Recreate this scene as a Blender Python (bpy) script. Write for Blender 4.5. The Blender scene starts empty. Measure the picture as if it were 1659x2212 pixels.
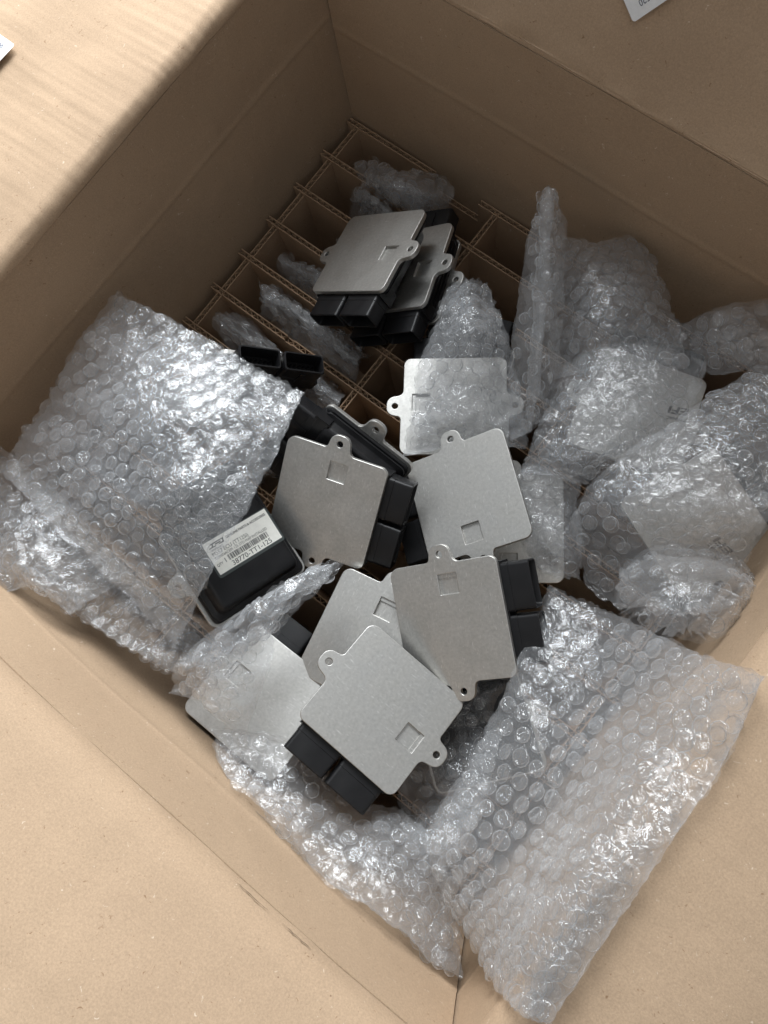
import bpy, bmesh, math, random
import numpy as np
from mathutils import Vector, Matrix, noise

# ------------------------------------------------------------------ camera, world, lamps, exposure
scene = bpy.context.scene
COL = scene.collection
W, H, F, CX, CY = 1659.0, 2212.0, 1650.0, 829.5, 1106.0
# rows: camera right / down / forward expressed in the box's own axes
W2C = np.array([[0.784, 0.612, -0.106], [0.589, -0.787, -0.185], [-0.197, 0.082, -0.977]])
U_, _, V_ = np.linalg.svd(W2C); W2C = U_ @ V_
CAM = np.array([0.0, 0.0, 0.640])
cd = bpy.data.cameras.new('camera'); cam = bpy.data.objects.new('camera', cd); COL.objects.link(cam)
cd.sensor_fit = 'VERTICAL'; cd.sensor_height = 36.0; cd.lens = 36.0 * F / H
cd.clip_start = 0.01; cd.clip_end = 100
m = Matrix(((W2C[0][0], -W2C[1][0], -W2C[2][0], CAM[0]), (W2C[0][1], -W2C[1][1], -W2C[2][1], CAM[1]),
            (W2C[0][2], -W2C[1][2], -W2C[2][2], CAM[2]), (0, 0, 0, 1)))
cam.matrix_world = m
scene.camera = cam

world = bpy.data.worlds.new('World'); scene.world = world; world.use_nodes = True
bg = world.node_tree.nodes['Background']; bg.inputs[0].default_value = (0.90, 0.95, 1.0, 1); bg.inputs[1].default_value = 0.30


def lamp(name, loc, target, sx, sy, power, col):
    l = bpy.data.lights.new(name, 'AREA'); l.shape = 'RECTANGLE'; l.size = sx; l.size_y = sy
    l.energy = power; l.color = col
    o = bpy.data.objects.new(name, l); COL.objects.link(o); o.location = loc
    o.rotation_euler = (Vector(target) - Vector(loc)).to_track_quat('-Z', 'Y').to_euler()
    return o


lamp('window_light', (-0.93, 1.06, 0.98), (-0.25, -0.05, 0.15), 0.9, 0.9, 56, (0.93, 0.97, 1.0))
lamp('room_light', (0.15, -0.35, 2.2), (-0.1, 0.05, 0.0), 0.8, 0.5, 3, (1.0, 0.97, 0.92))

vs = scene.view_settings
vs.view_transform = 'Standard'; vs.look = 'None'; vs.exposure = 0.0; vs.gamma = 1.0
cy = scene.cycles
cy.transparent_max_bounces = 20; cy.max_bounces = 4; cy.transmission_bounces = 6; cy.glossy_bounces = 4; cy.diffuse_bounces = 2; cy.adaptive_threshold = 0.03
cy.use_denoising = True
cy.sample_clamp_indirect = 6
cy.caustics_reflective = False; cy.caustics_refractive = False

random.seed(7)
rng = np.random.default_rng(11)


# ------------------------------------------------------------------ helpers
def at(px, py, z):
    d = W2C.T @ np.array([(px - CX) / F, (py - CY) / F, 1.0])
    return CAM + d * (z - CAM[2]) / d[2]


def on_plane(px, py, p0, n):
    d = W2C.T @ np.array([(px - CX) / F, (py - CY) / F, 1.0])
    n = np.array(n); return CAM + d * (np.dot(np.array(p0) - CAM, n) / np.dot(d, n))


def empty(name, loc, label, cat, group=None):
    o = bpy.data.objects.new(name, None); COL.objects.link(o); o.location = loc
    o.empty_display_size = 0.02
    o['label'] = label; o['category'] = cat
    if group: o['group'] = group
    return o


def mesh_from(name, verts, faces, smooth=False, angle=None):
    me = bpy.data.meshes.new(name)
    me.from_pydata([tuple(map(float, v)) for v in verts], [], faces); me.update()
    if smooth:
        for p in me.polygons: p.use_smooth = True
        if angle: me.set_sharp_from_angle(angle=math.radians(angle))
    return me


def obj(name, me, mat, parent=None, loc=None):
    o = bpy.data.objects.new(name, me); COL.objects.link(o)
    if mat and not me.materials: me.materials.append(mat)
    if parent: o.parent = parent
    if loc is not None: o.location = loc
    return o


def bm_mesh(name, bm, smooth=True, angle=35):
    bmesh.ops.recalc_face_normals(bm, faces=bm.faces)
    me = bpy.data.meshes.new(name); bm.to_mesh(me); bm.free()
    if smooth:
        for p in me.polygons: p.use_smooth = True
        me.set_sharp_from_angle(angle=math.radians(angle))
    return me


def add_box(bm, x0, x1, y0, y1, z0, z1):
    v = [bm.verts.new(p) for p in ((x0, y0, z0), (x1, y0, z0), (x1, y1, z0), (x0, y1, z0), (x0, y0, z1), (x1, y0, z1), (x1, y1, z1), (x0, y1, z1))]
    for f in ((0, 3, 2, 1), (4, 5, 6, 7), (0, 1, 5, 4), (1, 2, 6, 5), (2, 3, 7, 6), (3, 0, 4, 7)): bm.faces.new([v[i] for i in f])


def add_loops(bm, loops, cap0=True, cap1=True):
    rows = [[bm.verts.new(p) for p in lp] for lp in loops]
    n = len(rows[0])
    for a, b in zip(rows, rows[1:]):
        for i in range(n): bm.faces.new((a[i], a[(i + 1) % n], b[(i + 1) % n], b[i]))
    if cap0: bm.faces.new(rows[0][::-1])
    if cap1: bm.faces.new(rows[-1])


def rrect(hx, hy, r, seg=4, cx=0, cy_=0):
    pts = []
    for sx, sy, a0 in ((1, 1, 0), (-1, 1, 90), (-1, -1, 180), (1, -1, 270)):
        for k in range(seg + 1):
            a = math.radians(a0 + 90 * k / seg)
            pts.append((cx + sx * (hx - r) + r * math.cos(a), cy_ + sy * (hy - r) + r * math.sin(a)))
    return pts


def fillet(corners, seg=6):
    out = []; n = len(corners)
    for i in range(n):
        x, y, r = corners[i]; p = Vector((x, y)); a = Vector(corners[i - 1][:2]); b = Vector(corners[(i + 1) % n][:2])
        u = (a - p).normalized(); w = (b - p).normalized()
        if r <= 0: out.append(tuple(p)); continue
        half = u.angle(w) / 2; d = r / math.tan(half)
        c = p + (u + w).normalized() * (r / math.sin(half))
        s = p + u * d - c; e = p + w * d - c
        a0 = math.atan2(s.y, s.x); da = math.atan2(s.x * e.y - s.y * e.x, s.dot(e))
        for k in range(seg + 1):
            t = a0 + da * k / seg; out.append((c.x + r * math.cos(t), c.y + r * math.sin(t)))
    return out


def curve_mesh(splines, half, bevel, scale):
    cu = bpy.data.curves.new('tmp', 'CURVE'); cu.dimensions = '2D'; cu.fill_mode = 'BOTH'
    cu.extrude = half - bevel; cu.bevel_depth = bevel; cu.bevel_resolution = 2
    for pts in splines:
        s = cu.splines.new('POLY'); s.points.add(len(pts) - 1); s.use_cyclic_u = True
        for q, (x, y) in zip(s.points, pts): q.co = (x, y, 0, 1)
    o = bpy.data.objects.new('tmp', cu); COL.objects.link(o)
    bpy.context.view_layer.update()
    me = bpy.data.meshes.new_from_object(o.evaluated_get(bpy.context.evaluated_depsgraph_get()))
    bpy.data.objects.remove(o); bpy.data.curves.remove(cu)
    return me


def text_mesh(txt, size, align='LEFT', width=None, shear=0.0, heavy=0.0):
    cu = bpy.data.curves.new('tmp', 'FONT'); cu.body = txt; cu.size = size; cu.align_x = align; cu.shear = shear; cu.offset = heavy
    cu.fill_mode = 'FRONT'
    cu.resolution_u = 3
    o = bpy.data.objects.new('tmp', cu); COL.objects.link(o); bpy.context.view_layer.update()
    me = bpy.data.meshes.new_from_object(o.evaluated_get(bpy.context.evaluated_depsgraph_get()))
    bpy.data.objects.remove(o); bpy.data.curves.remove(cu)
    if width:
        xs = [v.co.x for v in me.vertices]; k = width / max(1e-6, max(xs) - min(xs)); x0 = min(xs)
        for v in me.vertices: v.co.x = (v.co.x - x0) * k
    return me


# ------------------------------------------------------------------ materials
def nmat(name):
    mt = bpy.data.materials.new(name); mt.use_nodes = True
    nt = mt.node_tree
    return mt, nt, nt.nodes['Principled BSDF']


def N(nt, typ, **kw):
    n = nt.nodes.new(typ)
    for k, v in kw.items():
        if k in n.inputs: n.inputs[k].default_value = v
        else: setattr(n, k, v)
    return n


def ramp(nt, src, stops):
    r = nt.nodes.new('ShaderNodeValToRGB'); e = r.color_ramp.elements
    while len(e) < len(stops): e.new(0.5)
    for q, (p, c) in zip(e, stops): q.position = p; q.color = c if len(c) == 4 else (*c, 1)
    nt.links.new(src, r.inputs[0]); return r.outputs[0]


def mixc(nt, fac, a, b, mode='MIX'):
    n = nt.nodes.new('ShaderNodeMix'); n.data_type = 'RGBA'; n.blend_type = mode
    for i, s in ((0, fac), (6, a), (7, b)):
        if hasattr(s, 'links'): nt.links.new(s, n.inputs[i])
        else: n.inputs[i].default_value = s if i == 0 else (*s, 1)
    return n.outputs[2]


def cardboard(name, flute_axis, base=(0.45, 0.322, 0.216), flute=0.08, pitch=0.0075, marks=0.0):
    mt, nt, b = nmat(name); L = nt.links.new
    tc = N(nt, 'ShaderNodeTexCoord')
    fine = N(nt, 'ShaderNodeTexNoise', Scale=900.0, Detail=4.0, Roughness=0.7); L(tc.outputs['Object'], fine.inputs['Vector'])
    fib = N(nt, 'ShaderNodeTexNoise', Scale=260.0, Detail=3.0, Distortion=1.5); L(tc.outputs['Object'], fib.inputs['Vector'])
    big = N(nt, 'ShaderNodeTexNoise', Scale=9.0, Detail=4.0); L(tc.outputs['Object'], big.inputs['Vector'])
    c = mixc(nt, 0.5, ramp(nt, fine.outputs[0], [(0.25, (0.80,) * 3), (0.75, (1.15,) * 3)]), ramp(nt, big.outputs[0], [(0.3, (0.90, 0.89, 0.88)), (0.7, (1.08, 1.08, 1.07))]), 'MULTIPLY')
    c = mixc(nt, 1.0, c, base, 'MULTIPLY')
    dark = ramp(nt, fib.outputs[0], [(0.27, (1, 1, 1)), (0.31, (0, 0, 0))])
    lite = ramp(nt, fib.outputs[0], [(0.70, (0, 0, 0)), (0.75, (1, 1, 1))])
    c = mixc(nt, dark, c, (base[0] * 0.62, base[1] * 0.55, base[2] * 0.48))
    c = mixc(nt, lite, c, (0.62, 0.50, 0.38))
    spk = N(nt, 'ShaderNodeTexVoronoi', Scale=48.0, Randomness=1.0); L(tc.outputs['Object'], spk.inputs['Vector'])
    sp = ramp(nt, spk.outputs['Distance'], [(0.016, (0.7,) * 3), (0.03, (0, 0, 0))])
    c = mixc(nt, sp, c, (0.16, 0.09, 0.05))
    # flute lines
    mpf = N(nt, 'ShaderNodeMapping'); L(tc.outputs['Object'], mpf.inputs[0]); sc3 = [5.0, 5.0, 5.0]; sc3[flute_axis] = 1.0 / pitch; mpf.inputs['Scale'].default_value = sc3
    sn = N(nt, 'ShaderNodeTexNoise', Scale=1.0, Detail=1.0); L(mpf.outputs[0], sn.inputs['Vector'])
    amp = N(nt, 'ShaderNodeTexNoise', Scale=11.0, Detail=2.0); L(tc.outputs['Object'], amp.inputs['Vector'])
    ampr = ramp(nt, amp.outputs[0], [(0.35, (0.15,) * 3), (0.65, (1,) * 3)])
    am = N(nt, 'ShaderNodeMath', operation='MULTIPLY'); L(sn.outputs[0], am.inputs[0]); L(ampr, am.inputs[1])
    bp = N(nt, 'ShaderNodeBump', Strength=flute, Distance=0.0016); L(am.outputs[0], bp.inputs['Height'])
    bp2 = N(nt, 'ShaderNodeBump', Strength=0.25, Distance=0.0004); L(fine.outputs[0], bp2.inputs['Height']); L(bp.outputs[0], bp2.inputs['Normal'])
    dent = N(nt, 'ShaderNodeTexNoise', Scale=22.0, Detail=2.0); L(tc.outputs['Object'], dent.inputs['Vector'])
    bp3 = N(nt, 'ShaderNodeBump', Strength=0.4, Distance=0.004); L(dent.outputs[0], bp3.inputs['Height']); L(bp2.outputs[0], bp3.inputs['Normal'])
    L(c, b.inputs['Base Color']); L(bp3.outputs[0], b.inputs['Normal'])
    b.inputs['Roughness'].default_value = 0.8; b.inputs['Specular IOR Level'].default_value = 0.25
    return mt


M_WALLX = cardboard('kraft_wall_along_y', 1)      # walls at constant x: flutes vertical, spaced along y
M_WALLY = cardboard('kraft_wall_along_x', 0)
M_FLAPX = cardboard('kraft_flap_along_y', 1, flute=1.0, pitch=0.010)
M_FLAPR = cardboard('kraft_flap_smooth', 1, flute=0.12)
M_FLAPY = cardboard('kraft_flap_along_x', 0, flute=0.12)
M_DIVX = cardboard('kraft_divider_along_y', 1, base=(0.42, 0.285, 0.185), flute=0.2)
M_DIVY = cardboard('kraft_divider_along_x', 0, base=(0.42, 0.285, 0.185), flute=0.2)


def metal():
    mt, nt, b = nmat('cast_aluminium'); L = nt.links.new
    tc = N(nt, 'ShaderNodeTexCoord'); oi = N(nt, 'ShaderNodeObjectInfo')
    off = N(nt, 'ShaderNodeVectorMath', operation='MULTIPLY_ADD')
    off.inputs[1].default_value = (1, 1, 1)
    cmb = N(nt, 'ShaderNodeCombineXYZ'); L(oi.outputs['Random'], cmb.inputs[0]); L(oi.outputs['Random'], cmb.inputs[1])
    L(tc.outputs['Object'], off.inputs[0]); L(cmb.outputs[0], off.inputs[2])
    n1 = N(nt, 'ShaderNodeTexNoise', Scale=1500.0, Detail=3.0); L(off.outputs[0], n1.inputs['Vector'])
    n2 = N(nt, 'ShaderNodeTexNoise', Scale=45.0, Detail=5.0, Roughness=0.6); L(off.outputs[0], n2.inputs['Vector'])
    # short scratches
    mp = N(nt, 'ShaderNodeMapping'); L(off.outputs[0], mp.inputs[0]); mp.inputs['Rotation'].default_value = (0, 0, 0.9); mp.inputs['Scale'].default_value = (1.0, 0.14, 1)
    n3 = N(nt, 'ShaderNodeTexNoise', Scale=1300.0, Detail=1.0); L(mp.outputs[0], n3.inputs['Vector'])
    mp2 = N(nt, 'ShaderNodeMapping'); L(off.outputs[0], mp2.inputs[0]); mp2.inputs['Rotation'].default_value = (0, 0, -0.4); mp2.inputs['Scale'].default_value = (1.0, 0.12, 1)
    n4 = N(nt, 'ShaderNodeTexNoise', Scale=1100.0, Detail=1.0); L(mp2.outputs[0], n4.inputs['Vector'])
    c = ramp(nt, n2.outputs[0], [(0.3, (0.50, 0.49, 0.465)), (0.7, (0.62, 0.61, 0.585))])
    n6 = N(nt, 'ShaderNodeTexNoise', Scale=420.0, Detail=3.0, Roughness=0.7); L(off.outputs[0], n6.inputs['Vector'])
    c = mixc(nt, 1.0, c, ramp(nt, n6.outputs[0], [(0.3, (0.80,) * 3), (0.7, (1.0,) * 3)]), 'MULTIPLY')
    c = mixc(nt, ramp(nt, n3.outputs[0], [(0.67, (0, 0, 0)), (0.78, (0.8,) * 3)]), c, (0.78, 0.77, 0.75))
    c = mixc(nt, ramp(nt, n4.outputs[0], [(0.68, (0, 0, 0)), (0.78, (0.8,) * 3)]), c, (0.78, 0.77, 0.75))
    # sparse dark smudges
    n5 = N(nt, 'ShaderNodeTexNoise', Scale=30.0, Detail=6.0, Roughness=0.75, Distortion=0.6); L(off.outputs[0], n5.inputs['Vector'])
    c = mixc(nt, ramp(nt, n5.outputs[0], [(0.68, (0, 0, 0)), (0.80, (0.75,) * 3)]), c, (0.16, 0.155, 0.15))
    L(c, b.inputs['Base Color']); b.inputs['Metallic'].default_value = 0.92
    r = ramp(nt, n2.outputs[0], [(0.3, (0.52,) * 3), (0.7, (0.42,) * 3)]); L(r, b.inputs['Roughness'])
    bp = N(nt, 'ShaderNodeBump', Strength=0.22, Distance=0.0002); L(n1.outputs[0], bp.inputs['Height'])
    L(bp.outputs[0], b.inputs['Normal'])
    return mt


M_METAL = metal()


def plastic():
    mt, nt, b = nmat('black_plastic'); L = nt.links.new
    tc = N(nt, 'ShaderNodeTexCoord')
    n = N(nt, 'ShaderNodeTexNoise', Scale=2500.0, Detail=2.0); L(tc.outputs['Object'], n.inputs['Vector'])
    n2 = N(nt, 'ShaderNodeTexNoise', Scale=60.0, Detail=4.0); L(tc.outputs['Object'], n2.inputs['Vector'])
    L(ramp(nt, n2.outputs[0], [(0.3, (0.006, 0.006, 0.007)), (0.8, (0.011, 0.011, 0.012))]), b.inputs['Base Color'])
    L(ramp(nt, n2.outputs[0], [(0.3, (0.36,) * 3), (0.7, (0.5,) * 3)]), b.inputs['Roughness'])
    bp = N(nt, 'ShaderNodeBump', Strength=0.15, Distance=0.0002); L(n.outputs[0], bp.inputs['Height']); L(bp.outputs[0], b.inputs['Normal'])
    b.inputs['Specular IOR Level'].default_value = 0.32
    return mt


M_PLASTIC = plastic()


def plain(name, col, rough=0.6):
    mt, nt, b = nmat(name)
    tc = N(nt, 'ShaderNodeTexCoord'); n = N(nt, 'ShaderNodeTexNoise', Scale=300.0, Detail=3.0); nt.links.new(tc.outputs['Object'], n.inputs['Vector'])
    nt.links.new(ramp(nt, n.outputs[0], [(0.2, tuple(x * 0.93 for x in col)), (0.8, tuple(min(1, x * 1.05) for x in col))]), b.inputs['Base Color'])
    b.inputs['Roughness'].default_value = rough
    return mt


M_PAPER = plain('sticker_paper', (0.90, 0.89, 0.83), 0.45)
M_WHITE = plain('white_sticker', (0.82, 0.83, 0.84), 0.5)
M_INK = plain('black_ink', (0.025, 0.025, 0.028), 0.6)
M_INKBLUE = plain('grey_blue_ink', (0.09, 0.10, 0.15), 0.6)
M_LABELBED = plain('label_recess', (0.06, 0.07, 0.068), 0.35)
M_FLOOR = plain('concrete', (0.30, 0.29, 0.28), 0.9)
M_TEAR = plain('torn_kraft_core', (0.13, 0.085, 0.055), 0.95)


def film(name, haze=0.10, edge=0.62, gloss=0.10, crease=0.55, scale=200.0, spec=0.05):
    mt, nt, b = nmat(name); L = nt.links.new
    nt.nodes.remove(b); out = nt.nodes['Material Output']
    bp = None
    if crease > 0:
        tc = N(nt, 'ShaderNodeTexCoord')
        if scale < 20:      # bubbles: unit-size caps with radial puckers
            vo = N(nt, 'ShaderNodeTexNoise', Scale=scale, Detail=1.0, Distortion=1.2); L(tc.outputs['Object'], vo.inputs['Vector'])
            oi = N(nt, 'ShaderNodeObjectInfo'); ad = N(nt, 'ShaderNodeVectorMath', operation='MULTIPLY_ADD')
            ad.inputs[1].default_value = (1.6, 0.8, 0.4); L(tc.outputs['Object'], ad.inputs[0]); L(oi.outputs['Random'], ad.inputs[2]); L(ad.outputs[0], vo.inputs['Vector'])
            bp = N(nt, 'ShaderNodeBump', Strength=crease, Distance=0.0012); L(vo.outputs[0], bp.inputs['Height'])
        else:
            vo = N(nt, 'ShaderNodeTexVoronoi', Scale=scale, feature='DISTANCE_TO_EDGE'); L(tc.outputs['Object'], vo.inputs['Vector'])
            b0 = N(nt, 'ShaderNodeBump', Strength=crease, Distance=0.0016); L(vo.outputs['Distance'], b0.inputs['Height'])
            nz = N(nt, 'ShaderNodeTexNoise', Scale=scale * 1.5, Detail=1.0, Distortion=1.5); L(tc.outputs['Object'], nz.inputs['Vector'])
            bp = N(nt, 'ShaderNodeBump', Strength=crease, Distance=0.0016); L(nz.outputs[0], bp.inputs['Height']); L(b0.outputs[0], bp.inputs['Normal'])
    lw = N(nt, 'ShaderNodeLayerWeight', Blend=0.5)
    pw = N(nt, 'ShaderNodeMath', operation='POWER'); L(lw.outputs['Facing'], pw.inputs[0]); pw.inputs[1].default_value = 2.2
    mr = N(nt, 'ShaderNodeMapRange'); L(pw.outputs[0], mr.inputs[0]); mr.inputs[3].default_value = haze; mr.inputs[4].default_value = edge
    tr = N(nt, 'ShaderNodeBsdfTransparent'); tr.inputs[0].default_value = (0.98, 0.98, 0.98, 1)
    df = N(nt, 'ShaderNodeBsdfDiffuse'); df.inputs[0].default_value = (0.85, 0.875, 0.905, 1)
    tl = N(nt, 'ShaderNodeBsdfTranslucent'); tl.inputs[0].default_value = (0.86, 0.885, 0.91, 1)
    m1 = N(nt, 'ShaderNodeMixShader', Fac=0.45); L(df.outputs[0], m1.inputs[1]); L(tl.outputs[0], m1.inputs[2])
    m2 = N(nt, 'ShaderNodeMixShader'); L(mr.outputs[0], m2.inputs[0]); L(tr.outputs[0], m2.inputs[1]); L(m1.outputs[0], m2.inputs[2])
    gl = N(nt, 'ShaderNodeBsdfGlossy'); gl.inputs['Color'].default_value = (1, 1, 1, 1); gl.inputs['Roughness'].default_value = gloss
    p5 = N(nt, 'ShaderNodeMath', operation='POWER'); L(lw.outputs['Facing'], p5.inputs[0]); p5.inputs[1].default_value = 4.0
    fm = N(nt, 'ShaderNodeMath', operation='MULTIPLY_ADD', use_clamp=True); L(p5.outputs[0], fm.inputs[0]); fm.inputs[1].default_value = 0.75; fm.inputs[2].default_value = spec
    m3 = N(nt, 'ShaderNodeMixShader'); L(fm.outputs[0], m3.inputs[0]); L(m2.outputs[0], m3.inputs[1]); L(gl.outputs[0], m3.inputs[2])
    if bp:
        for q in (lw, df, gl): L(bp.outputs[0], q.inputs['Normal'])
    L(m3.outputs[0], out.inputs[0])
    return mt


M_FILM = film('polythene_film', haze=0.11, edge=0.58, gloss=0.15, crease=0.42, scale=170.0, spec=0.03)
M_BUB = film('polythene_bubble', haze=0.045, edge=0.85, gloss=0.09, crease=0.5, scale=2.6, spec=0.055)

# ------------------------------------------------------------------ the floor and the box
X0, X1, Y0, Y1 = -0.393, 0.118, -0.172, 0.340
ZR, ZB = 0.199, -0.112
T = 0.005
fl = obj('floor', mesh_from('floor', [(-3, -3, -0.124), (3, -3, -0.124), (3, 3, -0.124), (-3, 3, -0.124)], [(0, 1, 2, 3)]), M_FLOOR)
fl['kind'] = 'structure'

box = empty('cardboard_box', (-0.1375, 0.084, ZB), 'large open brown cardboard box holding everything, its four flaps folded out', 'box')
BL_ = Vector(box.location)


def sheet_solid(name, rows, mat, thick, nrm):
    """rows: list of lists of points (inner face); thickened along nrm(row) outwards"""
    nr, nc = len(rows), len(rows[0]); V = []; Fc = []
    for r, row in enumerate(rows):
        for p in row: V.append(Vector(p) - BL_)
    for r, row in enumerate(rows):
        for p in row: V.append(Vector(p) - BL_ + Vector(nrm(r)) * thick)
    o_ = nr * nc
    for r in range(nr - 1):
        for k in range(nc - 1):
            a, b_, c, d = r * nc + k, r * nc + k + 1, (r + 1) * nc + k + 1, (r + 1) * nc + k
            Fc.append((a, b_, c, d)); Fc.append((o_ + d, o_ + c, o_ + b_, o_ + a))
    for k in range(nc - 1):
        Fc.append((k + 1, k, o_ + k, o_ + k + 1)); e = (nr - 1) * nc
        Fc.append((e + k, e + k + 1, o_ + e + k + 1, o_ + e + k))
    for r in range(nr - 1):
        Fc.append((r * nc, (r + 1) * nc, o_ + (r + 1) * nc, o_ + r * nc)); q = r * nc + nc - 1
        Fc.append((q + nc, q, o_ + q, o_ + q + nc))
    me = mesh_from(name, V, Fc, smooth=True, angle=40)
    bm = bmesh.new(); bm.from_mesh(me); bmesh.ops.recalc_face_normals(bm, faces=bm.faces); bm.to_mesh(me); bm.free()
    return obj(name, me, mat, box)


ROLL = {'y0': 0.028, 'x1': 0.020}
DENT = float(at(350, 1755, ZR)[0])


def wall_and_flap(side, ang, length, wmat, fmat, creases, bulge, seed):
    """side: 'x0','x1','y0','y1'; ang: flap elevation above horizontal, outwards"""
    ax = side[0]; low = side[1] == '0'
    c = {'x0': X0, 'x1': X1, 'y0': Y0, 'y1': Y1}[side]; s = -1 if low else 1
    a, b_ = (Y0, Y1) if ax == 'x' else (X0, X1)
    n = 61; ex_ = T + 0.012 if ax == 'x' else -0.0016
    ts = [a - ex_ + (b_ - a + 2 * ex_) * k / (n - 1) for k in range(n)]

    def P(t, out, z): return (c + s * out, t, z) if ax == 'x' else (t, c + s * out, z)
    zs = sorted(set([ZB + 0.006 + (ZR - 0.008 - ZB - 0.006) * k / 26 for k in range(27)] + sum([[cz - 0.006, cz - 0.0025, cz, cz + 0.0025, cz + 0.006] for cz in creases], [])))
    rows = []
    for z in zs:
        row = []
        for t in ts:
            w = noise.noise((t * 7 + seed, z * 9, seed)) * 0.003 * bulge
            f = max(0, (z - ZB) / (ZR - ZB)); e = 1 - abs(2 * (t - a) / (b_ - a) - 1) ** 4
            o_ = (w * e + bulge * 0.004 * e * f)
            if side == 'y0': o_ -= 0.030 * (1 - f) ** 1.2
            for cz in creases: o_ -= 0.0007 * math.exp(-((z - cz) / 0.0022) ** 2)
            row.append(P(t, o_ + 0.0, z))
        rows.append(row)
    nr = (lambda r: (s, 0, 0)) if ax == 'x' else (lambda r: (0, s, 0))
    sheet_solid('wall', rows, wmat, T, nr)
    # flap: starts at the wall's top, rolls over the score line
    rows = []; nrm = []
    R_ = ROLL.get(side, 0.010); base = zs[-1]
    turn = math.radians(90 - ang)
    prof = []
    for k in range(9):
        q = turn * k / 8; prof.append((R_ * (1 - math.cos(q)), base + 0.0006 + R_ * math.sin(q), q))
    ox, oz, q = prof[-1]
    nl = 30
    for k in range(1, nl + 1):
        d = length * k / nl
        prof.append((ox + d * math.sin(turn), oz + d * math.cos(turn), turn))
    for i, (o_, z, q) in enumerate(prof):
        row = []
        for t in ts:
            e = 1 - abs(2 * (t - a) / (b_ - a) - 1) ** 4
            w = noise.noise((t * 5 + seed * 3, i * 0.16, seed)) * 0.004 * (0.2 if i < 9 else min(1.0, 0.2 + (i - 9) / 8))
            w += noise.noise((t * 40 + seed, i * 0.9, 7)) * 0.0006
            if side == 'y0': w -= 0.0016 * math.exp(-((t - DENT) / 0.0045) ** 2) * min(1, i / 6)
            dn = bulge * 0.004 * e
            row.append(P(t, o_ + dn - w * math.cos(q), z + w * math.sin(q)))
        rows.append(row); nrm.append(((s * math.cos(q), 0, -math.sin(q)) if ax == 'x' else (0, s * math.cos(q), -math.sin(q))))
    return sheet_solid('flap', rows, fmat, T, lambda r: nrm[r])


A_L, A_B, A_F, A_R = -5, 62, 33, 8
wall_and_flap('x0', A_L, 0.25, M_WALLX, M_FLAPX, [0.115], 0.6, 1.3)
wall_and_flap('y1', A_B, 0.25, M_WALLY, M_FLAPY, [0.105], 0.6, 4.1)
FRONT_FLAP = wall_and_flap('y0', A_F, 0.25, M_WALLY, M_FLAPY, [0.120], 1.0, 8.7)
wall_and_flap('x1', A_R, 0.25, M_WALLX, M_FLAPR, [0.120], 0.8, 12.9)
bm = bmesh.new(); add_box(bm, X0 - T, X1 + T, Y0 - T, Y1 + T, ZB - 0.004, ZB); me = bm_mesh('base_panel', bm, False); me.transform(Matrix.Translation(-BL_)); obj('base_panel', me, M_WALLX, box)

# ------------------------------------------------------------------ the divider grid
grid = empty('divider_grid', (-0.1375, 0.084, -0.11), 'brown corrugated cardboard divider grid standing in the box bottom', 'divider')
GL = Vector(grid.location)


def strip(axis, pos, a, b_, top, cuts, mat, thick=0.0054):
    """corrugated strip: two liners and a wavy core. cuts: list of (from, to, lowered top)"""
    bm = bmesh.new(); h = thick / 2; ln = 0.0009; bot = -0.110
    marks = sorted(set([a, b_] + [q for c in cuts for q in c[:2] if a < q < b_]))

    def topz(t):
        for c0, c1, zz in cuts:
            if c0 <= t <= c1: return zz
        return top

    def bx(t0, t1, o0, o1, z1):
        if axis == 'y': add_box(bm, t0, t1, pos + o0, pos + o1, bot, z1)
        else: add_box(bm, pos + o0, pos + o1, t0, t1, bot, z1)
    for t0, t1 in zip(marks, marks[1:]):
        z1 = topz((t0 + t1) / 2)
        bx(t0, t1, -h, -h + ln, z1 + random.uniform(-.0004, .0004)); bx(t0, t1, h - ln, h, z1 + random.uniform(-.0004, .0004))
        n = max(2, int((t1 - t0) / 0.0011)); hh = h - ln; pr = None
        for k in range(n + 1):
            t = t0 + (t1 - t0) * k / n; o_ = hh * math.sin(2 * math.pi * t / 0.0072) * 0.94
            zt = z1 - 0.0006 + random.uniform(-.0005, .0002)
            c4 = []
            for oo in (o_ - 0.0003, o_ + 0.0003):
                for z in (bot, zt): c4.append(bm.verts.new((t, pos + oo, z) if axis == 'y' else (pos + oo, t, z)))
            if pr:
                bm.faces.new((pr[1], c4[1], c4[3], pr[3])); bm.faces.new((pr[0], c4[0], c4[1], pr[1])); bm.faces.new((pr[2], pr[3], c4[3], c4[2]))
            pr = c4
    me = bm_mesh('divider_strip', bm, False); me.transform(Matrix.Translation(-GL))
    return obj('divider_strip', me, mat, grid)


ys = [0.3345 - 0.0414 * k for k in range(13)]
for k, y in enumerate(ys):
    cuts = []
    if k == 0: cuts = [(-0.288, -0.236, -0.028)]
    if k == 1: cuts = [(-0.318, -0.300, -0.004), (-0.300, -0.285, -0.010), (-0.285, -0.270, -0.015)]
    if k == 5: cuts = [(-0.30, -0.292, -0.004)]
    strip('y', y, X0 + 0.002, X1 - 0.002, 0.0, cuts, M_DIVY)
for k, x in enumerate((-0.380, -0.217, -0.056, 0.104)):
    strip('x', x, Y0 + 0.002, Y1 - 0.003, -0.0022, [], M_DIVX)

# ------------------------------------------------------------------ the control units
mm = 0.001
HW, HH = 41.0, 43.0


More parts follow.
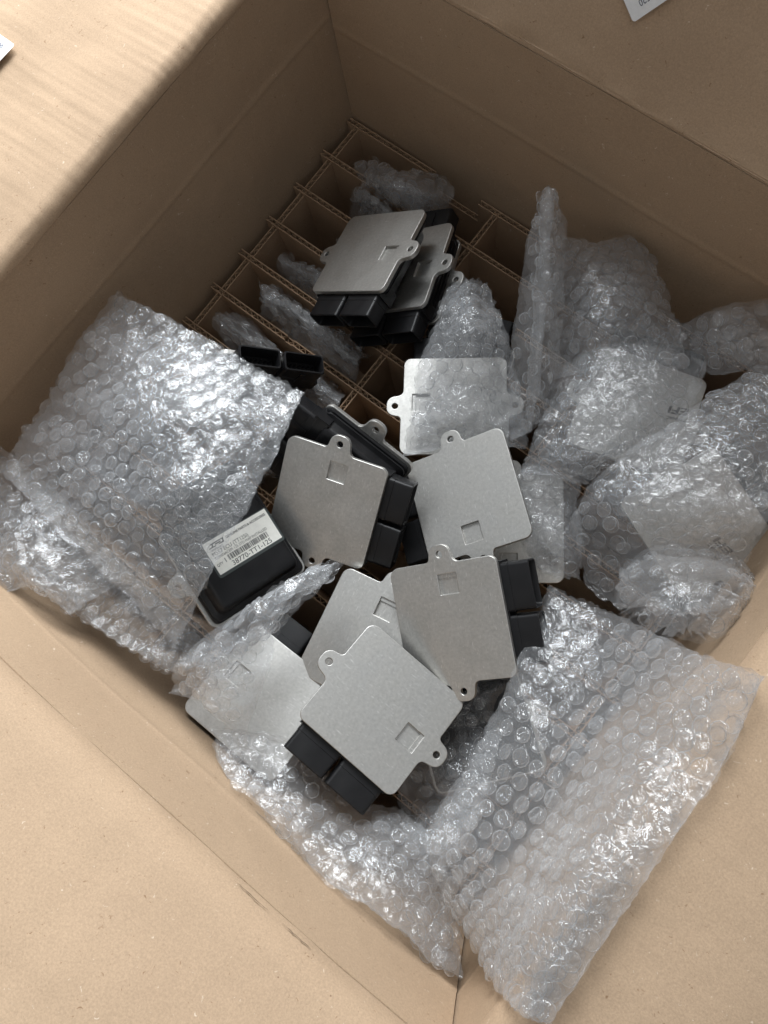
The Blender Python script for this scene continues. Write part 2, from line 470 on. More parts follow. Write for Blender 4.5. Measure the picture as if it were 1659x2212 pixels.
def plate_mesh():
    o = [(HW, HH - 1.2, 5.5), (9.5, HH - 1.2, 5), (6.6, HH + 12.4, 6.4), (-6.6, HH + 12.4, 6.4), (-9.0, HH + 0.6, 3.5), (-HW, HH + 0.6, 6.5),
         (-HW, -HH - 0.6, 6.5), (-9.0, -HH - 0.6, 3.5), (-6.6, -HH - 12.4, 6.4), (6.6, -HH - 12.4, 6.4), (9.5, -HH + 1.2, 5), (HW, -HH + 1.2, 5.5)]
    outline = fillet(o, 7)
    bev = 0.55
    outline = [Vector(p) for p in outline]
    hole = lambda cx, cy_, r: [(cx + r * math.cos(2 * math.pi * k / 20), cy_ + r * math.sin(2 * math.pi * k / 20)) for k in range(20)]
    sq = fillet([(3 - 7.8, HH - 15.6 - 7.8, .8), (3 + 7.8, HH - 15.6 - 7.8, .8), (3 + 7.8, HH - 15.6 + 7.8, .8), (3 - 7.8, HH - 15.6 + 7.8, .8)], 2)
    me = curve_mesh([[tuple(p) for p in outline], hole(0, HH + 6, 3.0), hole(0, -HH - 6, 3.0), sq], 2.0, bev, 1)
    bm = bmesh.new(); bm.from_mesh(me); bpy.data.meshes.remove(me)
    bmesh.ops.remove_doubles(bm, verts=bm.verts, dist=0.001)
    bmesh.ops.translate(bm, verts=bm.verts, vec=(0, 0, -2.0))
    c = HH - 15.6
    add_box(bm, 3 - 9.5, 3 + 9.5, c - 9.5, c + 9.5, -3.8, -2.5)
    add_box(bm, 3 - 7.6, 3 + 7.6, c + 4.6, c + 7.7, -2.55, -1.3)
    bmesh.ops.scale(bm, verts=bm.verts, vec=(mm, mm, mm))
    return bm_mesh('plate', bm, True, 14)


def housing_mesh():
    bm = bmesh.new()

    def lp(hx, hy, r, z): return [(x, y, z) for x, y in rrect(hx, hy, r, 4)]
    L_ = [lp(39.6, 41.4, 5, -4.05), lp(39.6, 41.4, 5, -6.6), lp(39.0, 40.8, 5, -7.2), lp(37.4, 39.2, 4.5, -7.4), lp(37.2, 39.0, 4.5, -8.4),
          lp(38.4, 40.2, 5, -8.8), lp(38.2, 40.0, 5, -10.2), lp(36.0, 37.6, 5, -10.8), lp(34.6, 36.2, 5, -11.4), lp(33.4, 35.0, 5, -18.6), lp(32.6, 34.2, 5, -20.4), lp(30.8, 32.4, 4.5, -21.6), lp(28.6, 30.2, 4, -21.9)]
    add_loops(bm, L_)
    add_box(bm, 30, 42.5, -37.4, 37.4, -20.5, -4.3)
    bmesh.ops.scale(bm, verts=bm.verts, vec=(mm, mm, mm))
    return bm_mesh('housing', bm, True, 32)


def connector_mesh():
    # axis +x, mouth at x = 62; centred on y = 0
    bm = bmesh.new(); zc = -12.6

    def lp(x, hy, hz, r): return [(x, y, z) for y, z in rrect(hy, hz, r, 4, 0, zc)]
    add_loops(bm, [lp(40.5, 17.3, 8.4, 2.6), lp(47, 17.3, 8.4, 2.6), lp(47.2, 17.0, 8.1, 2.6), lp(61.4, 16.9, 8.0, 2.6), lp(62, 16.5, 7.6, 2.4), lp(62, 15.6, 6.7, 2.0), lp(61.4, 15.4, 6.5, 2.0), lp(47, 15.2, 6.3, 2.0)])
    for r in (-2, 2):
        for k in range(7): add_box(bm, 46.9, 53, -11.4 + k * 3.8, -10.6 + k * 3.8, zc + r - .4, zc + r + .4)
    add_box(bm, 42.2, 58, -2.2, 2.2, zc - 9.3, zc - 7.9)
    bmesh.ops.scale(bm, verts=bm.verts, vec=(mm, mm, mm))
    return bm_mesh('connector', bm, True, 32)


ME_PLATE, ME_HOUSE, ME_CONN = plate_mesh(), housing_mesh(), connector_mesh()


def ecu(label, loc, up, n, group='engine control units in the box'):
    """loc: plate centre in mm; n: plate normal; up: towards the ear next to the recess"""
    n = Vector(n).normalized(); up = Vector(up); up = (up - n * up.dot(n)).normalized(); r = up.cross(n)
    o = empty('control_unit', (0, 0, 0), label, 'control unit', group)
    M3 = Matrix((r, up, n)).transposed().to_4x4(); M3.translation = Vector(loc) * mm
    o.matrix_world = M3
    p = obj('plate', ME_PLATE, M_METAL, o); obj('housing', ME_HOUSE, M_PLASTIC, o)
    for s in (-1, 1):
        c = obj('connector', ME_CONN, M_PLASTIC, o, (0, s * 18.4 * mm, 0))
    return o


E8 = ecu('metal plate control unit lying nearest, its two black connectors pointing down left', (-25, -64, 97), (.99, -.05, -.15), (.15, .24, .95))
E7 = ecu('control unit with a dark smudge on its plate, tucked under the nearest unit', (-66, -37, 66), (-.206, .978, .009), (-.2, -.06, .97))
E6 = ecu('control unit leaning right of the nearest one, black connectors pointing right', (-23, 12, 92), (-.744, .615, .261), (-.17, -.38, .91))
E5 = ecu('bright control unit plate with its square recess at the bottom, in the middle', (-72, 95, 66), (.781, -.62, .069), (-.254, -.215, .943))
E3 = ecu('control unit left of centre with its square recess at the top and connectors right', (-155, 25.5, 70), (-.261, .776, .575), (.10, -.46, .88))
E1 = ecu('control unit topmost of the pair lying on the dividers at the back', (-267, 216, 55), (.808, .249, .534), (-.544, -.03, .838))
E2 = ecu('control unit lying just under the topmost one of the pair at the back', (-243, 226, 34), (.759, .356, .546), (-.531, -.1, .84))
E10 = ecu('black control unit turned label side up, partly under the left bubble wrap', (-189, -49, 68), (.249, .952, -.40), (-.36, -.34, -.88))
E4 = ecu('control unit with its black back up, wedged behind the left of centre unit', (-167, 61, 42), (.167, .73, .662), (-.187, .683, -.706))
E9 = ecu('control unit plate half inside a bubble wrap bag beside the front left wall', (-101, -119, 66), (-1, 0, 0.05), (-.05, .22, .97))
E11 = ecu('control unit in the upright bag in the middle, one ear sticking out left', (-129, 155, 40), (-.809, -.588, -.021), (-.028, .004, 1))
E12 = ecu('control unit seen through the bag in the right middle, ear on its left', (-8, 227, 63), (-.957, -.281, .072), (.078, -.009, .997))
E13 = ecu('control unit inside the diagonal bag at the right wall', (76, 184, 58), (-.93, .36, 0), (.10, -.08, .99))
E15 = ecu('control unit with printed plate in the bag right of the bright plate', (-33, 104, 20), (.6, -.80, -.04), (.05, -.12, .99))
E14 = ecu('black control unit standing on end, two open connectors pointing up', (-283, 78, 38), (.6, .55, -.58), (-.683, .724, -.02))
E16 = ecu('black control unit flat under the pair at the back', (-234, 228, 11), (.759, .356, .546), (.45, .1, -.88))
E18 = ecu('added black control unit under crushed wrap, darkening the gap right of the nearest unit', tuple(at(1030, 1570, .030) * 1000), (.6, .8, .1), (.1, .15, -.98))  # extra unit added beneath the wrap so the gap shows dark, not divider strips
E17 = ecu('black control unit deep in a divider cell behind the upright bag', (-152, 190, -22), (.95, .25, .1), (.1, .3, -.95))


# sticker with lettering on the label-side-up unit
def add_label(unit):
    bed = bmesh.new(); z = -21.95
    # local frame on the back: text runs along +v (up), text-up along +u (right)
    def fr(x, y, d=0.0): return (4 - 13 + y, 6 - 28 + x, z - d)
    v = [bed.verts.new(fr(*p, 0.02)) for p in rrect(29.6, 14.6, 2.2, 4, 28, 12.2)]
    bed.faces.new(v); bmesh.ops.scale(bed, verts=bed.verts, vec=(mm,) * 3)
    obj('label_recess', bm_mesh('label_recess', bed, False), M_LABELBED, unit)
    lb = bmesh.new(); q = [fr(0, 0, .1), fr(56, 0, .1), fr(56, 26, .1), fr(0, 26, .1)]
    vs_ = [lb.verts.new(p) for p in q] + [lb.verts.new((p[0], p[1], p[2] + .08)) for p in q]
    for f in ((0, 1, 2, 3), (7, 6, 5, 4), (0, 4, 5, 1), (1, 5, 6, 2), (2, 6, 7, 3), (3, 7, 4, 0)): lb.faces.new([vs_[i] for i in f])
    bmesh.ops.scale(lb, verts=lb.verts, vec=(mm,) * 3)
    lab = obj('label', bm_mesh('label', lb, False), M_PAPER, unit); lab['label'] = 'cream sticker with part number and barcode'

    def txt(s, x, y, size, width, mat=M_INK, shear=0.0, heavy=0.0):
        me = text_mesh(s, size, width=width, shear=shear, heavy=heavy)
        for vv in me.vertices: vv.co = Vector(fr(x + vv.co.x, y + vv.co.y, .16)) * mm
        obj('lettering', me, mat, lab)
    txt('GENUINE PARTS & ACCESOIRES', 18.5, 21.2, 2.7, 35.5, heavy=.05)
    txt('M557 ECU (TT125i)', 3, 14.2, 4.2, 31)
    txt('TUMINACEM 125 STD MAP INSTALLED', 3, 11.2, 3.0, 46)
    txt('QTY', 1.6, 6.0, 2.9, 5.2); txt('1', 8.0, 6.0, 5.0, None)
    txt('38770-TT1-125', 12.5, 1.0, 5.4, 35)
    txt('TUMINAC', 4, 17.6, 2.2, 10, M_INKBLUE)
    bm = bmesh.new(); rr = random.Random(3); x = 12.0

    def quad(pts):
        bm.faces.new([bm.verts.new(fr(px, py, .16)) for px, py in pts])
    while x < 48:
        w = rr.choice((.28, .28, .55, .85)); quad(((x, 5.9), (x + w, 5.9), (x + w, 10.3), (x, 10.3))); x += w + rr.choice((.3, .3, .55, .8))
    bmesh.ops.scale(bm, verts=bm.verts, vec=(mm,) * 3); obj('barcode', bm_mesh('barcode', bm, False), M_INK, lab)
    bm = bmesh.new()   # italic striped emblem
    for x0, y0, w, h in ((3, 20.1, 5.6, .8), (4.0, 22.6, 6.5, .8), (5.4, 20.1, 1.1, 3.3), (8.2, 21.3, 5, .8), (10.6, 22.6, 5, .8), (11.2, 20.1, 4.6, .8), (14.6, 20.1, 1.0, 3.3)):
        s = .35; quad(((x0 + y0 * s - 7, y0), (x0 + w + y0 * s - 7, y0), (x0 + w + (y0 + h) * s - 7, y0 + h), (x0 + (y0 + h) * s - 7, y0 + h)))
    bmesh.ops.scale(bm, verts=bm.verts, vec=(mm,) * 3); obj('emblem', bm_mesh('emblem', bm, False), M_INK, lab)


add_label(E10)


def plate_print(unit, cx, cy_, rot):
    p = [c for c in unit.children if c.name.startswith('plate')][0]
    for s, x, y, size, w, hv in (('EFI', -8, -2, 8, 16, .25), ('TUMINAC', -8, 6, 3.4, 16, .08)):
        me = text_mesh(s, size, width=w, shear=.15, heavy=hv)
        R2 = Matrix.Rotation(math.radians(rot), 3, 'Z')
        for v in me.vertices: v.co = (R2 @ Vector((v.co.x + x, v.co.y + y, 0)) + Vector((cx, cy_, .08))) * mm
        obj('lettering', me, M_INK, p)


plate_print(E15, -10, -4, 230)
plate_print(E13, 6, -24, 100)
plate_print(E12, 12, -28, 100)


# ------------------------------------------------------------------ bubble wrap
def cr_weights(n, t):
    """Catmull-Rom weights of n control points at parameters t in [0,1]"""
    A = np.zeros((len(t), n)); s = np.clip(t, -0.05, 1.05) * (n - 1); i = np.clip(np.floor(s).astype(int), 0, n - 2); f = s - i
    w = np.stack([-.5 * f + f ** 2 - .5 * f ** 3, 1 - 2.5 * f ** 2 + 1.5 * f ** 3, .5 * f + 2 * f ** 2 - 1.5 * f ** 3, -.5 * f ** 2 + .5 * f ** 3], 1)
    for k in range(4):
        j = i - 1 + k
        for r in range(len(t)):
            if j[r] < 0: A[r, 0] += 2 * w[r, k]; A[r, 1] -= w[r, k]
            elif j[r] > n - 1: A[r, n - 1] += 2 * w[r, k]; A[r, n - 2] -= w[r, k]
            else: A[r, j[r]] += w[r, k]
    return A


def dome(seed, seg=18, crush=0.0):
    r_ = random.Random(seed); prof = [(1.0, 0.0), (1.0, .45), (.96, .80), (.86, .97), (.60, 1.0), (.30, .98)]
    V = []; Fc = []; ph = [r_.uniform(0, 6.28) for _ in range(6)]
    ax = r_.uniform(0, 6.28)
    for ri, (r, z) in enumerate(prof):
        for k in range(seg):
            a = 2 * math.pi * k / seg
            rr = r * (1 + .03 * math.sin(3 * a + ph[0]) * ri / 3)
            x, y = rr * math.cos(a), rr * math.sin(a)
            zz = z * (1 + .10 * math.sin(2 * a + ph[1]) + .07 * math.sin(5 * a + ph[2]))
            if ri >= 2:
                d = x * math.cos(ax) + y * math.sin(ax)
                zz -= crush * .5 * math.exp(-((d - r_.uniform(-.05, .05)) / .22) ** 2) * z
                zz += crush * .16 * r_.uniform(-1, 1)
            V.append((x, y, zz))
    V.append((0, 0, 1.0 - crush * .5))
    for ri in range(len(prof) - 1):
        for k in range(seg):
            a, b_ = ri * seg + k, ri * seg + (k + 1) % seg; Fc.append((a, b_, b_ + seg, a + seg))
    e = (len(prof) - 1) * seg
    for k in range(seg): Fc.append((e + k, e + (k + 1) % seg, len(V) - 1))
    me = mesh_from('bubble', V, Fc, smooth=True); me.materials.append(M_BUB)
    return me


DOMES = [dome(s, 18, (0.1, .3, .5, .7, .95, .4, .8, .6, 1.1, .25)[s]) for s in range(10)]
_t = np.linspace(0, 2 * np.pi, 11)[:-1]
CD_V = np.concatenate([np.stack([np.cos(_t) * r, np.sin(_t) * r, np.full(10, z)], 1) for r, z in ((1, 0), (.98, .7), (.84, .97))] + [np.array([[0, 0, 1.0]])])
CD_F = [(r * 10 + k, r * 10 + (k + 1) % 10, (r + 1) * 10 + (k + 1) % 10, (r + 1) * 10 + k) for r in range(2) for k in range(10)] + [(20 + k, 20 + (k + 1) % 10, 30) for k in range(10)]

PITCH, RAD = 0.0124, 0.0056
GRP = 'bubble wrap bags in the box'


def bag(label, ctrl, thick=0.008, crumple=1.0, seed=0, back=True, world=False, rad=RAD, flip=False, bubbles=True, res=0.0026, closed=False, fine=1.0, extra=False):
    G = np.array([[(p if world else at(p[0], p[1], p[2] * mm)) for p in row] for row in ctrl], float)
    nr, nc = G.shape[:2]
    lu = np.mean(np.linalg.norm(np.diff(G, axis=0), axis=2).sum(0)); lv = np.mean(np.linalg.norm(np.diff(G, axis=1), axis=2).sum(1))
    root_loc = G.reshape(-1, 3).mean(0); root_loc[2] = G[..., 2].min()
    o = empty('bubble_wrap_bag', tuple(root_loc), label, 'bubble wrap', GRP)
    so = seed * 17.3

    def surf(u, v, off=0.0):
        """points and normals at paired parameter arrays"""
        A = cr_weights(nr, u); B = cr_weights(nc, v)
        P = np.einsum('ri,rj,ijk->rk', A, B, G)
        e = 1e-3
        du = np.einsum('ri,rj,ijk->rk', cr_weights(nr, u + e) - cr_weights(nr, u - e), B, G)
        dv = np.einsum('ri,rj,ijk->rk', A, cr_weights(nc, v + e) - cr_weights(nc, v - e), G)
        n = np.cross(du, dv); n /= np.linalg.norm(n, axis=1, keepdims=True) + 1e-12
        s = np.sign((n * (CAM - P)).sum(1).mean()); n *= s if s else 1
        if flip: n = -n
        ed = np.clip(16 * u * (1 - u), 0, 1) * np.clip(16 * v * (1 - v), 0, 1)
        if off:
            P = P - n * (off * (ed[:, None] ** .5))
        d = np.zeros((len(u), 3))
        for k in range(len(u)):
            q = (u[k] * lu * 26 + so, v[k] * lv * 26, so + off * 300)
            a = noise.noise(q) * .0070 * crumple + noise.noise((q[0] * 2.7, q[1] * 2.7, q[2] + 5)) * .0030 * crumple
            fz = noise.noise((q[0] * 7.5, q[1] * 7.5, q[2])) * .0009 * fine
            t = noise.noise((q[0] * 1.9 + 40, q[1] * 1.9, q[2])) * .0022
            t2 = noise.noise((q[0] * 1.9, q[1] * 1.9 + 40, q[2])) * .0022
            d[k] = n[k] * (a + fz) + du[k] / (np.linalg.norm(du[k]) + 1e-9) * t + dv[k] / (np.linalg.norm(dv[k]) + 1e-9) * t2
        return P + d, n
    nu, nv = max(8, int(lu / res)), max(8, int(lv / res))

    def film_part(off):
        uu, vv = np.meshgrid(np.linspace(0, 1, nu + 1), np.linspace(0, 1, nv + 1), indexing='ij')
        uu = uu.copy(); vv = vv.copy()
        jag = lambda x: .0022 * noise.noise((x * 160, so, off * 99)) + .0012 * noise.noise((x * 420, so, 3))
        for k in range(nv + 1): uu[0, k] += jag(vv[0, k] * lv) / lu; uu[-1, k] += jag(vv[-1, k] * lv + 9) / lu
        if not closed:
            for k in range(nu + 1): vv[k, 0] += jag(uu[k, 0] * lu + 4) / lv; vv[k, -1] += jag(uu[k, -1] * lu + 7) / lv
        P, _ = surf(uu.ravel(), vv.ravel(), off)
        P = P - root_loc
        Fc = [(a * (nv + 1) + b_, a * (nv + 1) + b_ + 1, (a + 1) * (nv + 1) + b_ + 1, (a + 1) * (nv + 1) + b_) for a in range(nu) for b_ in range(nv)]
        obj('film', mesh_from('film', P, Fc, smooth=True), M_FILM, o)

    def centres(sh):
        jr = random.Random(seed * 3 + sh); U_l, V_l = [], []; k = 0; y = PITCH * .62
        while y < lu - PITCH * .5:
            x = PITCH * (.62 if (k + sh) % 2 == 0 else 1.12)
            while x < lv - PITCH * .5: U_l.append((y + jr.uniform(-.0009, .0009)) / lu); V_l.append((x + jr.uniform(-.0009, .0009)) / lv); x += PITCH
            y += PITCH * .87; k += 1
        return np.array(U_l), np.array(V_l)
    film_part(0.0)
    if back: film_part(thick)
    if extra: film_part(thick * 1.7)
    if bubbles:
        u, v = centres(0); P, n = surf(u, v); e = 2e-3
        Pu, _ = surf(np.clip(u + .004 / lu, 0, 1.05), v); Pv, _ = surf(u, np.clip(v + .004 / lv, 0, 1.05))
        rest = []
        r_ = random.Random(seed + 5)
        vis = []
        for k in range(len(u)):
            c = W2C @ (P[k] - CAM); px, py = CX + F * c[0] / c[2], CY + F * c[1] / c[2]
            vis.append(-20 < px < W + 20 and -20 < py < H + 20)
        cnt = 0
        for k in range(len(u)):
            nn = np.cross(Pu[k] - P[k], Pv[k] - P[k]); nn /= np.linalg.norm(nn) + 1e-12
            if nn @ n[k] < 0: nn = -nn
            nn = nn * .6 + n[k] * .4; nn /= np.linalg.norm(nn)
            t = Pu[k] - P[k]; t -= nn * (t @ nn); t /= np.linalg.norm(t) + 1e-12; b_ = np.cross(nn, t)
            a = r_.uniform(0, 6.28); t, b_ = t * math.cos(a) + b_ * math.sin(a), -t * math.sin(a) + b_ * math.cos(a)
            if r_.random() < .05: continue
            R_ = rad * r_.uniform(.86, 1.06); h = R_ * r_.choice((.15, .22, .3, .36, .4, .45, .5, .55))
            t = t * r_.uniform(.84, 1.04)
            X = np.stack([t * R_, b_ * R_, nn * h], 1)
            if vis[k] and cnt < 300:
                bo = bpy.data.objects.new('bubble', r_.choice(DOMES)); COL.objects.link(bo); bo.parent = o
                M4 = Matrix([[*X[0], P[k][0] - root_loc[0]], [*X[1], P[k][1] - root_loc[1]], [*X[2], P[k][2] - root_loc[2]], [0, 0, 0, 1]])
                bo.matrix_local = M4; cnt += 1
            else: rest.append((X, P[k] - root_loc))

        def joined(lst, nm):
            V = np.concatenate([CD_V @ X.T + p for X, p in lst]); Fc = [tuple(i + k * 31 for i in f) for k in range(len(lst)) for f in CD_F]
            q = obj(nm, mesh_from(nm, V, Fc, smooth=True), M_BUB, o); q['kind'] = 'stuff'
        if rest: joined(rest, 'bubble_layer')
        if back:
            u, v = centres(1); P, n = surf(u, v, thick); lst = []
            for k in range(len(u)):
                t = np.cross(n[k], [.3, .5, .8]); t /= np.linalg.norm(t); b_ = np.cross(n[k], t); h = rad * r_.uniform(.25, .5)
                lst.append((np.stack([t * rad, b_ * rad, -n[k] * h], 1), P[k] - root_loc))
            if lst: joined(lst, 'bubble_layer')
    return o


bag('large flat bubble wrap bag lying along the left wall over the labelled unit',
    [[(250, 627, 108), (390, 702, 112), (530, 777, 110), (658, 852, 100)], [(165, 755, 112), (310, 840, 130), (455, 930, 135), (568, 1030, 118)],
     [(85, 885, 112), (235, 1000, 132), (370, 1090, 140), (472, 1210, 126)], [(2, 1015, 114), (120, 1140, 120), (250, 1265, 118), (378, 1392, 108)]], seed=1, crumple=.8)
bag('crumpled end of bubble wrap in the left front corner of the box',
    [[(-40, 950, 98), (60, 1005, 98), (165, 1110, 98), (285, 1240, 92)], [(-40, 1100, 112), (10, 1170, 120), (95, 1240, 118), (190, 1300, 105)], [(-40, 1240, 118), (0, 1282, 118), (75, 1268, 115), (150, 1325, 112)]], seed=2, crumple=1.2)
bag('dark bubble wrap strip under the lower edge of the large flat bag',
    [[(150, 1150, 70), (280, 1215, 72), (410, 1310, 66), (530, 1380, 58)], [(135, 1235, 85), (255, 1290, 86), (375, 1375, 82), (480, 1410, 74)], [(145, 1295, 88), (240, 1345, 90), (340, 1410, 92), (420, 1440, 88)], [(160, 1325, 90), (240, 1375, 92), (330, 1425, 95), (385, 1455, 92)]], seed=3, crumple=.8)
bag('white wrinkled bubble wrap mouth around the half wrapped unit at lower left',
    [[(690, 1225, 95), (715, 1215, 100), (745, 1215, 95)], [(590, 1278, 98), (640, 1268, 115), (685, 1272, 104)], [(480, 1360, 98), (545, 1350, 122), (612, 1350, 108)],
     [(385, 1432, 95), (475, 1440, 120), (580, 1440, 108)], [(365, 1495, 92), (440, 1530, 110), (525, 1598, 96)]], seed=4, crumple=1.2)
bag('long torn bubble wrap running from under the nearest unit to the front corner',
    [[(452, 1572, 96), (600, 1590, 94), (760, 1715, 70), (880, 1760, 78), (960, 1870, 92), (985, 1990, 105)],
     [(475, 1650, 100), (590, 1700, 102), (720, 1790, 106), (840, 1860, 112), (930, 1960, 115), (985, 2060, 115)],
     [(510, 1715, 112), (605, 1785, 122), (700, 1890, 130), (830, 1985, 132), (930, 2065, 130), (1000, 2118, 122)]], seed=5, crumple=1.2)
bag('crushed bubble wrap between the nearest unit and the big front bag',
    [[(840, 1480, 48), (990, 1470, 52), (1150, 1450, 55)], [(850, 1620, 52), (990, 1600, 60), (1090, 1580, 66)], [(860, 1760, 60), (960, 1740, 72), (1040, 1720, 82)], [(870, 1850, 80), (930, 1850, 90), (985, 1850, 96)]], seed=6, crumple=1.4)
bag('big smooth bubble wrap bag draped over the front right rim',
    [[(1192, 1268, 95), (1330, 1330, 115), (1490, 1400, 172), (1650, 1462, 226)], [(1112, 1450, 105), (1260, 1520, 138), (1410, 1590, 192), (1568, 1640, 222)],
     [(1010, 1650, 115), (1150, 1725, 150), (1290, 1800, 206), (1440, 1832, 222)], [(920, 1828, 120), (1060, 1925, 160), (1190, 1990, 214), (1312, 2022, 222)], [(985, 1970, 128), (1045, 2085, 165), (1110, 2178, 216), (1185, 2222, 222)]],
    seed=7, crumple=.55)
bag('open mouthed bubble wrap bag gaping beside the right wall',
    [[(1352, 1215, 88), (1440, 1168, 98), (1560, 1190, 100), (1632, 1248, 96)], [(1338, 1270, 104), (1440, 1240, 128), (1560, 1248, 130), (1640, 1275, 112)],
     [(1338, 1320, 106), (1440, 1315, 134), (1550, 1318, 136), (1636, 1300, 116)], [(1345, 1350, 98), (1430, 1372, 124), (1530, 1378, 128), (1622, 1325, 112)]], seed=8, crumple=.6, thick=.034)
bag('diagonal bubble wrap bag along the right wall with a unit inside',
    [[(1262, 1262, 74), (1350, 1310, 80), (1480, 1260, 92), (1600, 1235, 100)], [(1243, 1105, 88), (1350, 1110, 112), (1500, 1140, 122), (1640, 1160, 126)], [(1325, 1000, 102), (1440, 1000, 120), (1560, 1030, 128), (1690, 1080, 130)],
     [(1480, 890, 104), (1560, 890, 116), (1640, 920, 122), (1740, 960, 120)], [(1640, 785, 100), (1690, 810, 108), (1740, 840, 110), (1790, 880, 110)]], seed=9, crumple=.7)
bag('bubble wrap bag with a unit inside left of the diagonal bag',
    [[(1215, 797, 72), (1300, 745, 88), (1420, 750, 92), (1530, 780, 86)], [(1182, 880, 78), (1290, 850, 96), (1400, 860, 98), (1500, 870, 92)], [(1147, 960, 78), (1240, 960, 94), (1340, 970, 96), (1420, 960, 90)], [(1125, 1015, 70), (1190, 1030, 82), (1270, 1045, 84), (1330, 1010, 80)]], seed=10, crumple=.7)
bag('bulging bubble wrap bag at the back right wall beside the tall fold',
    [[(1196, 505, 60), (1280, 522, 72), (1350, 512, 74), (1398, 555, 66)], [(1190, 610, 64), (1290, 605, 88), (1375, 605, 88), (1440, 640, 74)], [(1185, 700, 66), (1290, 695, 92), (1390, 695, 92), (1470, 722, 80)], [(1178, 820, 62), (1280, 800, 84), (1390, 795, 84), (1490, 790, 78)]], seed=11, crumple=.9)
bag('tall pointed fold of bubble wrap standing up against the back right wall',
    [[(1180, 412, 128), (1188, 402, 130), (1196, 412, 124)], [(1142, 510, 112), (1188, 482, 122), (1217, 485, 104)], [(1126, 620, 100), (1182, 595, 116), (1216, 600, 92)], [(1112, 740, 88), (1170, 715, 106), (1210, 715, 84)], [(1100, 860, 72), (1158, 840, 92), (1204, 820, 70)], [(1106, 950, 62), (1150, 930, 76), (1190, 900, 60)]],
    seed=12, crumple=.6, thick=.012, rad=.0046)
bag('upright bubble wrap bag in the middle with a plate ear sticking out',
    [[(972, 612, 50), (1010, 602, 64), (1052, 612, 50)], [(942, 700, 60), (1015, 690, 84), (1088, 700, 62)], [(900, 800, 58), (1010, 790, 76), (1120, 820, 58)], [(886, 900, 56), (1000, 895, 68), (1130, 900, 56)], [(875, 985, 50), (990, 965, 52), (1140, 968, 50)]], seed=13, crumple=1.2, fine=1.6, thick=.007, extra=True)
bag('dark bubble wrap bag at the far right against the back wall',
    [[(1455, 705, 70), (1560, 662, 100), (1690, 645, 108)], [(1480, 760, 76), (1570, 740, 100), (1700, 720, 106)], [(1540, 810, 80), (1620, 800, 96), (1720, 790, 100)]], seed=14, crumple=.8)
bag('bubble wrap bag poking out of the backmost divider cell',
    [[(758, 350, 2), (820, 340, 18), (880, 365, 20), (962, 385, 8)], [(780, 385, 16), (840, 395, 34), (900, 405, 40), (977, 425, 18)], [(812, 425, 4), (870, 448, 22), (910, 465, 22), (962, 475, 6)]], seed=15, crumple=1.4, fine=2.0)
bag('bubble wrap bag over the printed plate right of the bright plate',
    [[(1130, 1000, 62), (1190, 1010, 66), (1255, 1040, 64)], [(1105, 1090, 58), (1190, 1090, 66), (1250, 1110, 66)], [(1130, 1180, 56), (1200, 1175, 66), (1258, 1200, 62)], [(1165, 1235, 50), (1210, 1250, 56), (1250, 1250, 54)]], seed=16, crumple=.8, extra=True)

# crumpled wrap down in the divider cells of the left column
ordinal = ['second', 'third', 'fourth', 'fifth', 'sixth', 'seventh', 'eighth']
cell = [(-.345, -.235, -.020), (-.330, -.228, -.034), (-.350, -.235, -.030), (-.340, -.230, -.016), (-.352, -.226, -.022), (-.362, -.23, -.018), (-.362, -.23, -.010)]
for k in range(7):
    yt, yb = ys[k + 1] - .004, ys[k + 2] + .004; x0, x1, zc = cell[k]; zc += .027
    xs = np.linspace(x0, x1, 4); r_ = random.Random(40 + k)
    ctrl = [[(x + r_.uniform(-.01, .01), y, zc + dz + r_.uniform(-.012, .012)) for x in xs] for y, dz in ((yt, -.03), (yt * .6 + yb * .4, 0), (yt * .3 + yb * .7, 0), (yb, -.025))]
    bag('crumpled bubble wrap down in the %s divider cell from the back corner' % ordinal[k], ctrl, seed=20 + k, crumple=1.5, fine=2.5, world=True, rad=.0046)


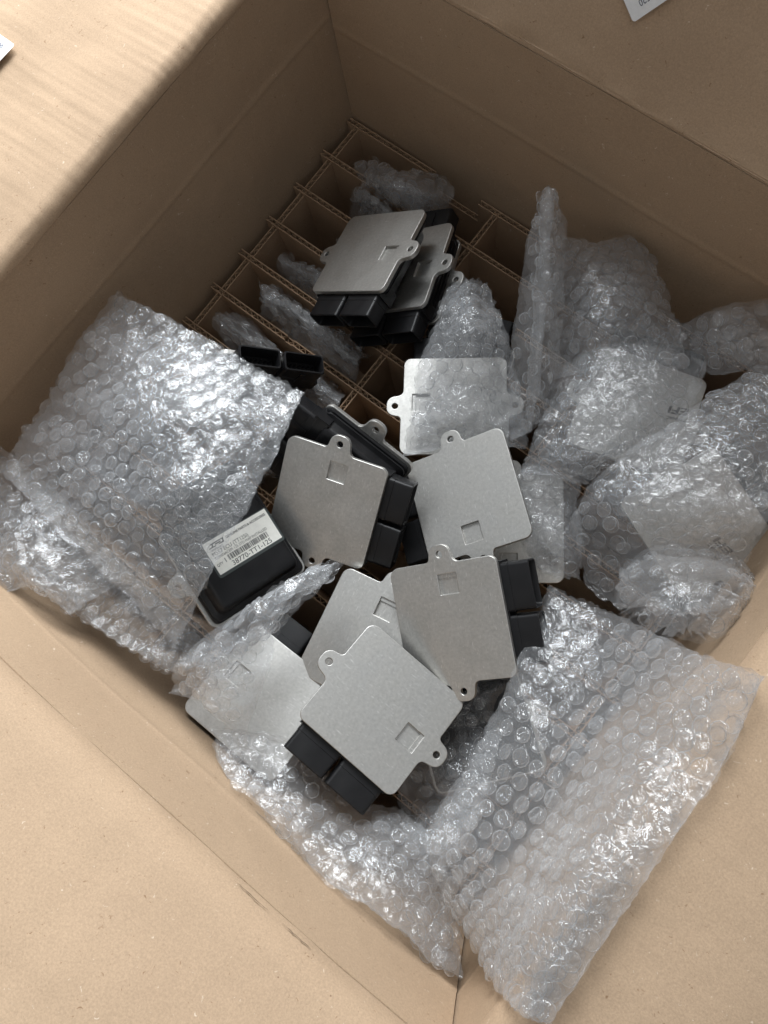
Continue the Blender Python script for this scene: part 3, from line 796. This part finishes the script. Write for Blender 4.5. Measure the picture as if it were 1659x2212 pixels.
# ------------------------------------------------------------------ stickers on the flaps
def flap_sticker(label, corner_px, along_px, down_px, p0, n, wid, hei):
    """top-right corner at corner_px; text runs towards it from along_px; down_px gives the text-down direction"""
    n = np.array(n) / np.linalg.norm(n); P = on_plane(*corner_px, p0, n)
    ex = P - on_plane(*along_px, p0, n); ex /= np.linalg.norm(ex)
    ed = on_plane(*down_px, p0, n) - P; ed -= ex * (ed @ ex); ed /= np.linalg.norm(ed)
    nn = np.cross(ex, -ed)
    o = empty('paper_sticker', tuple(P), label, 'sticker', 'white stickers on the box flaps')
    M4 = Matrix([[ex[k], -ed[k], nn[k], P[k] + nn[k] * .0012] for k in range(3)] + [[0, 0, 0, 1]]); o.matrix_world = M4
    pts = rrect(wid / 2, hei / 2, .002, 4, -wid / 2, -hei / 2)
    bm = bmesh.new(); add_loops(bm, [[(x, y, 0) for x, y in pts], [(x, y, .0002) for x, y in pts]])
    obj('paper', bm_mesh('paper', bm, False), M_WHITE, o)
    me = text_mesh('26561520', .0055, width=.0175)
    for v in me.vertices: v.co = v.co + Vector((-.0250, -.0088, .0004))
    obj('lettering', me, M_INKBLUE, o)
    me = text_mesh('MADE IN', .0040, width=.011)
    for v in me.vertices: v.co = v.co + Vector((-.0165, -.0175, .0004))
    obj('lettering', me, M_INKBLUE, o)


def flap_plane(side, ang):
    t = math.radians(90 - ang); R_ = .010; z = ZR - .008 + .0006 + R_ * math.sin(t); q = R_ * (1 - math.cos(t)); a = math.radians(ang)
    if side == 'x0': return (X0 - q, 0, z), (math.sin(a), 0, math.cos(a))
    return (0, Y1 + q, z), (0, -math.sin(a), math.cos(a))


p0, n0 = flap_plane('x0', A_L)
flap_sticker('white sticker with a number on the bright left flap, at the picture edge', (35, 100), (-5, 72), (5, 138), np.array(p0) + np.array(n0) * .0022, n0, .07, .045)
p0, n0 = flap_plane('y1', A_B)
flap_sticker('white sticker upside down on the dark back right flap at the top edge', (1370, 48), (1445, -3), (1330, 0), np.array(p0) + np.array(n0) * .0022, n0, .07, .045)

# ------------------------------------------------------------------ torn score line on the front flap
tr = bmesh.new(); r_ = random.Random(9)
for (xa, ya), (xb, yb), w in (((515, 1883), (600, 1955), .00032), ((620, 1973), (690, 2043), .00036)):
    xA, xB = at(xa, ya, .199)[0], at(xb, yb, .199)[0]; n = 16; rows = []
    for k in range(n + 1):
        t = k / n; x = xA + (xB - xA) * t; hw = w * math.sin(math.pi * t) * r_.uniform(.4, 1.2) / .028; qm = math.radians(15) + r_.uniform(-.012, .012)
        e = 1 - abs(2 * (x - X0) / (X1 - X0) - 1) ** 4; row = []
        for q in (qm - hw, qm + hw):
            o_, z = 0.028 * (1 - math.cos(q)) + .004 * e, ZR - .008 + .0006 + 0.028 * math.sin(q)
            row.append(tr.verts.new(Vector((x, Y0 - o_ + math.cos(q) * .0011, z + math.sin(q) * .0011)) - BL_))
        rows.append(row)
    for a, b_ in zip(rows, rows[1:]): tr.faces.new((a[0], b_[0], b_[1], a[1]))
obj('score_line_tear', bm_mesh('score_line_tear', tr, False), M_TEAR, FRONT_FLAP)
